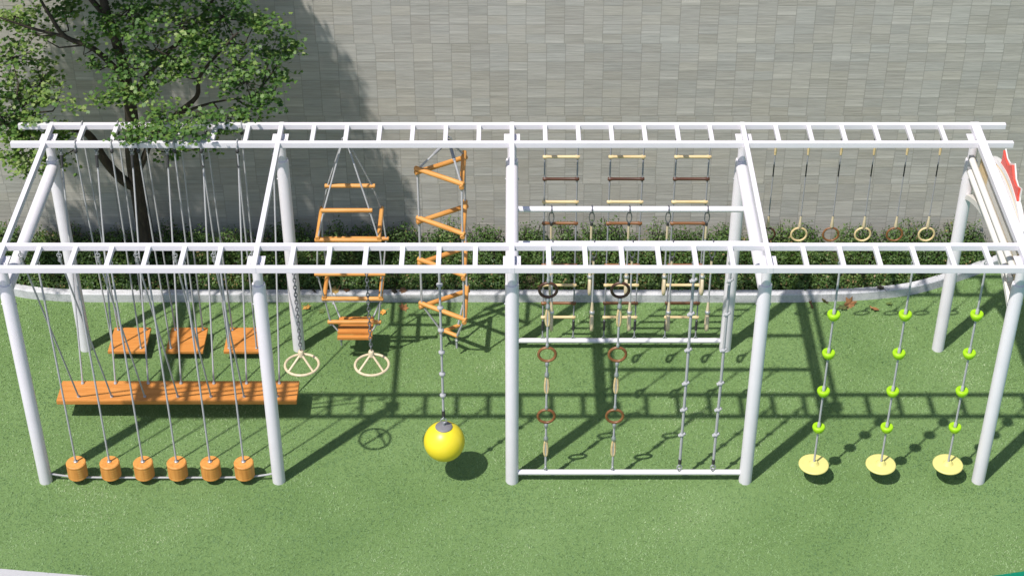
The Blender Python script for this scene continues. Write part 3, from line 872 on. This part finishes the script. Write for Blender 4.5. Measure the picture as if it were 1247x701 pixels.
# gym rings at the back right
def gym(m_, label, k, group):
    g = thing('gym_ring', label, 'gym ring', (k * RG, D, 0), group)
    mb = MB(); mb.ring((0, 0, 1.572), .083, .0115, 'y', 40, 10); part('hand_ring', mb, M[m_], g)
    mb = MB(); mb.tube([(0, 0, 1.80), (0, 0, HZ - .06)], .0060, 8); part('rope', mb, M['thinrope'], g)
    mb = MB(); mb.lathe([(.016, 1.665), (.021, 1.68), (.014, 1.74), (.011, 1.81)], (0, 0, 0), 12); part('lower_grip', mb, M['grip'], g)
    mb = MB(); mb.lathe([(.012, 2.58), (.014, 2.62), (.013, 2.74)], (0, 0, 0), 12); part('upper_grip', mb, M['beech'], g)
    mb = MB(); mb.tube([(0, 0, 2.46), (0, 0, 2.31)], .0072, 8); part('sleeve', mb, M['dark'], g)
    mb = MB(); mb.tube([(0, 0, 1.645), (0, 0, 1.69)], .012, 8); mb.ring((0, 0, HZ - .02), .018, .006, 'y', 12, 6); part('shackle', mb, M['chain'], g)
    return g
GG = 'rings hanging in a row from the rear ladder on the right'
pg = gym('beech', 'pale yellow ring hanging second in the right-hand row, beside the dark one at the post', 9, GG)
dup(pg, (11 * RG, D, 0), 'pale yellow ring hanging between the two brown rings of the right-hand row')
dup(pg, (13 * RG, D, 0), 'pale yellow ring at the right end of the row beside the end post')
gym('darkbrown', 'dark brown ring at the left end of the right-hand row, beside the cross tube', 8, GG)
bg_ = gym('brown', 'brown ring hanging between the first two pale rings of the right-hand row', 10, GG)
dup(bg_, (12 * RG, D, 0), 'brown ring hanging second from the right end of the right-hand row')

# disc swings with green balls
ds = thing('disc_swing', 'leftmost pale yellow disc seat on a rope with lime green balls', 'disc swing', (9 * RG, 0, 0), 'pale yellow disc swings with green balls')
mb = MB(); mb.lathe([(.0001, .212), (.140, .212), (.152, .218), (.155, .226), (.152, .234), (.145, .237), (.145, .237), (.055, .239), (.055, .239), (.030, .268), (.030, .268), (.0001, .270)], (0, 0, 0), 48); part('disc_seat', mb, M['disc'], ds)
mb = MB(); mb.tube([(0, 0, .19), (0, 0, HZ - .06)], .0105, 10); part('rope', mb, M['rope'], ds)
for z in (2.142, 1.668, 1.189, .716):
    mb = MB()
    mb.lathe([(.0001, -.062), (.022, -.058), (.044, -.038), (.060, -.008), (.065, .016), (.060, .032), (.050, .037), (.026, .028), (.017, .018)], (0, 0, z), 28)
    part('foot_ball', mb, M['lime'], ds)
    mb = MB(); mb.lathe([(.011, .085), (.017, .07), (.017, .02)][::-1], (0, 0, z), 10); part('knot', mb, M['rope'], ds)
mb = MB(); hook(mb, 0, 0, HZ); part('hook', mb, M['steel'], ds)
dup(ds, (11 * RG, 0, 0), 'middle one of the three pale yellow disc seats on ropes with lime balls')
dup(ds, (13 * RG, 0, 0), 'pale yellow disc seat on a lime ball rope nearest the right front post')

# fallen leaves
def fleaf(i, x, y, z, size, col, label, ang, tilt):
    t = NT('fallen_leaf'); co = t.coord(); f = t.noise(co, 30, 3)
    t.l(t.ramp(f, [(.35, tuple(c * .6 for c in col)), (.6, col)]), t.b.inputs['Base Color']); t.inp('Roughness', .7)
    vs = [(0, 0, .004)]; n = len(LEAF_MAPLE)
    for q, (a, b) in enumerate(LEAF_MAPLE):
        curl = .35 * (a * a + b * b) + .06 * math.sin(q * 2.1)
        vs.append((a * size, b * size, curl * size))
    k = len(vs)
    vs2 = vs + [(a, b, c - .0015) for a, b, c in vs]
    fs = [(0, 1 + q, 1 + (q + 1) % n) for q in range(n)] + [(k, k + 1 + (q + 1) % n, k + 1 + q) for q in range(n)]
    fs += [(1 + q, k + 1 + q, k + 1 + (q + 1) % n, 1 + (q + 1) % n) for q in range(n)]
    mb = MB(); mb.add(vs2, fs)
    mb.tube([(0, -.5 * size, .1 * size), (.05 * size, -.95 * size, .02 * size)], .0022, 5)
    o = part('fallen_leaf', mb, t.m)
    o.location = (x, y, z + .004); o.rotation_euler = (R(tilt), R(tilt * .6), ang)
    tag(o, label, 'leaf', 'dry leaves fallen by the kerb')
OR, BR, DK, GN = (.32, .14, .05), (.15, .075, .035), (.035, .03, .02), (.10, .15, .03)
leaves = [(-1.259, 2.93, .012, .115, OR, 'curled orange leaf on the grass below the triangle climber', .5, 18),
          (-1.492, 2.84, .012, .08, (.65, .30, .05), 'small yellow-orange leaf on the grass beside the bench climber', 2.1, -15),
          (-1.371, 3.10, .122, .10, DK, 'dark dry leaf on the kerb beside the bench climber', 1.0, 20),
          (-1.267, 3.11, .122, .095, BR, 'brown dry leaf on the kerb left of the triangle climber', 2.8, -18),
          (-2.38, 2.93, .012, .10, (.45, .24, .05), 'ochre leaf on the grass at the kerb beside the rear post', 4.0, 14),
          (-2.30, 3.10, .122, .10, DK, 'black leaf on the kerb behind the chained ring', 1.6, 35),
          (-2.06, 3.11, .122, .115, (.40, .26, .08), 'tan leaf lying on the kerb behind the bench climber', .2, 18),
          (-1.93, 3.12, .122, .09, BR, 'small brown leaf on the kerb behind the bench climber', 5.0, -10),
          (3.468, 2.97, .03, .12, BR, 'brown leaf standing against the kerb, leftmost of the right group', 1.1, 50),
          (3.64, 3.02, .03, .10, (.12, .10, .03), 'dark olive leaf standing against the kerb', 2.0, 55),
          (3.924, 2.98, .03, .17, (.28, .13, .05), 'large orange maple leaf leaning on the kerb at the right', .1, 48),
          (3.842, 2.93, .012, .12, (.09, .11, .03), 'dark green leaf on the grass below the large orange leaf', 3.7, 10),
          (4.20, 2.90, .012, .12, OR, 'orange leaf lying on the grass right of the large leaf', 1.9, 20),
          (4.30, 3.17, .122, .10, DK, 'dark leaf lying on top of the kerb at the right', .9, 10),
          (4.39, 3.00, .012, .08, GN, 'thin green leaf on the grass near the kerb, rightmost', 2.6, 12),
          (-2.2, 2.86, .012, .08, GN, 'green leaf lying on the grass near the bench climber', 5.6, 12)]
for i, a in enumerate(leaves): fleaf(i, *a)
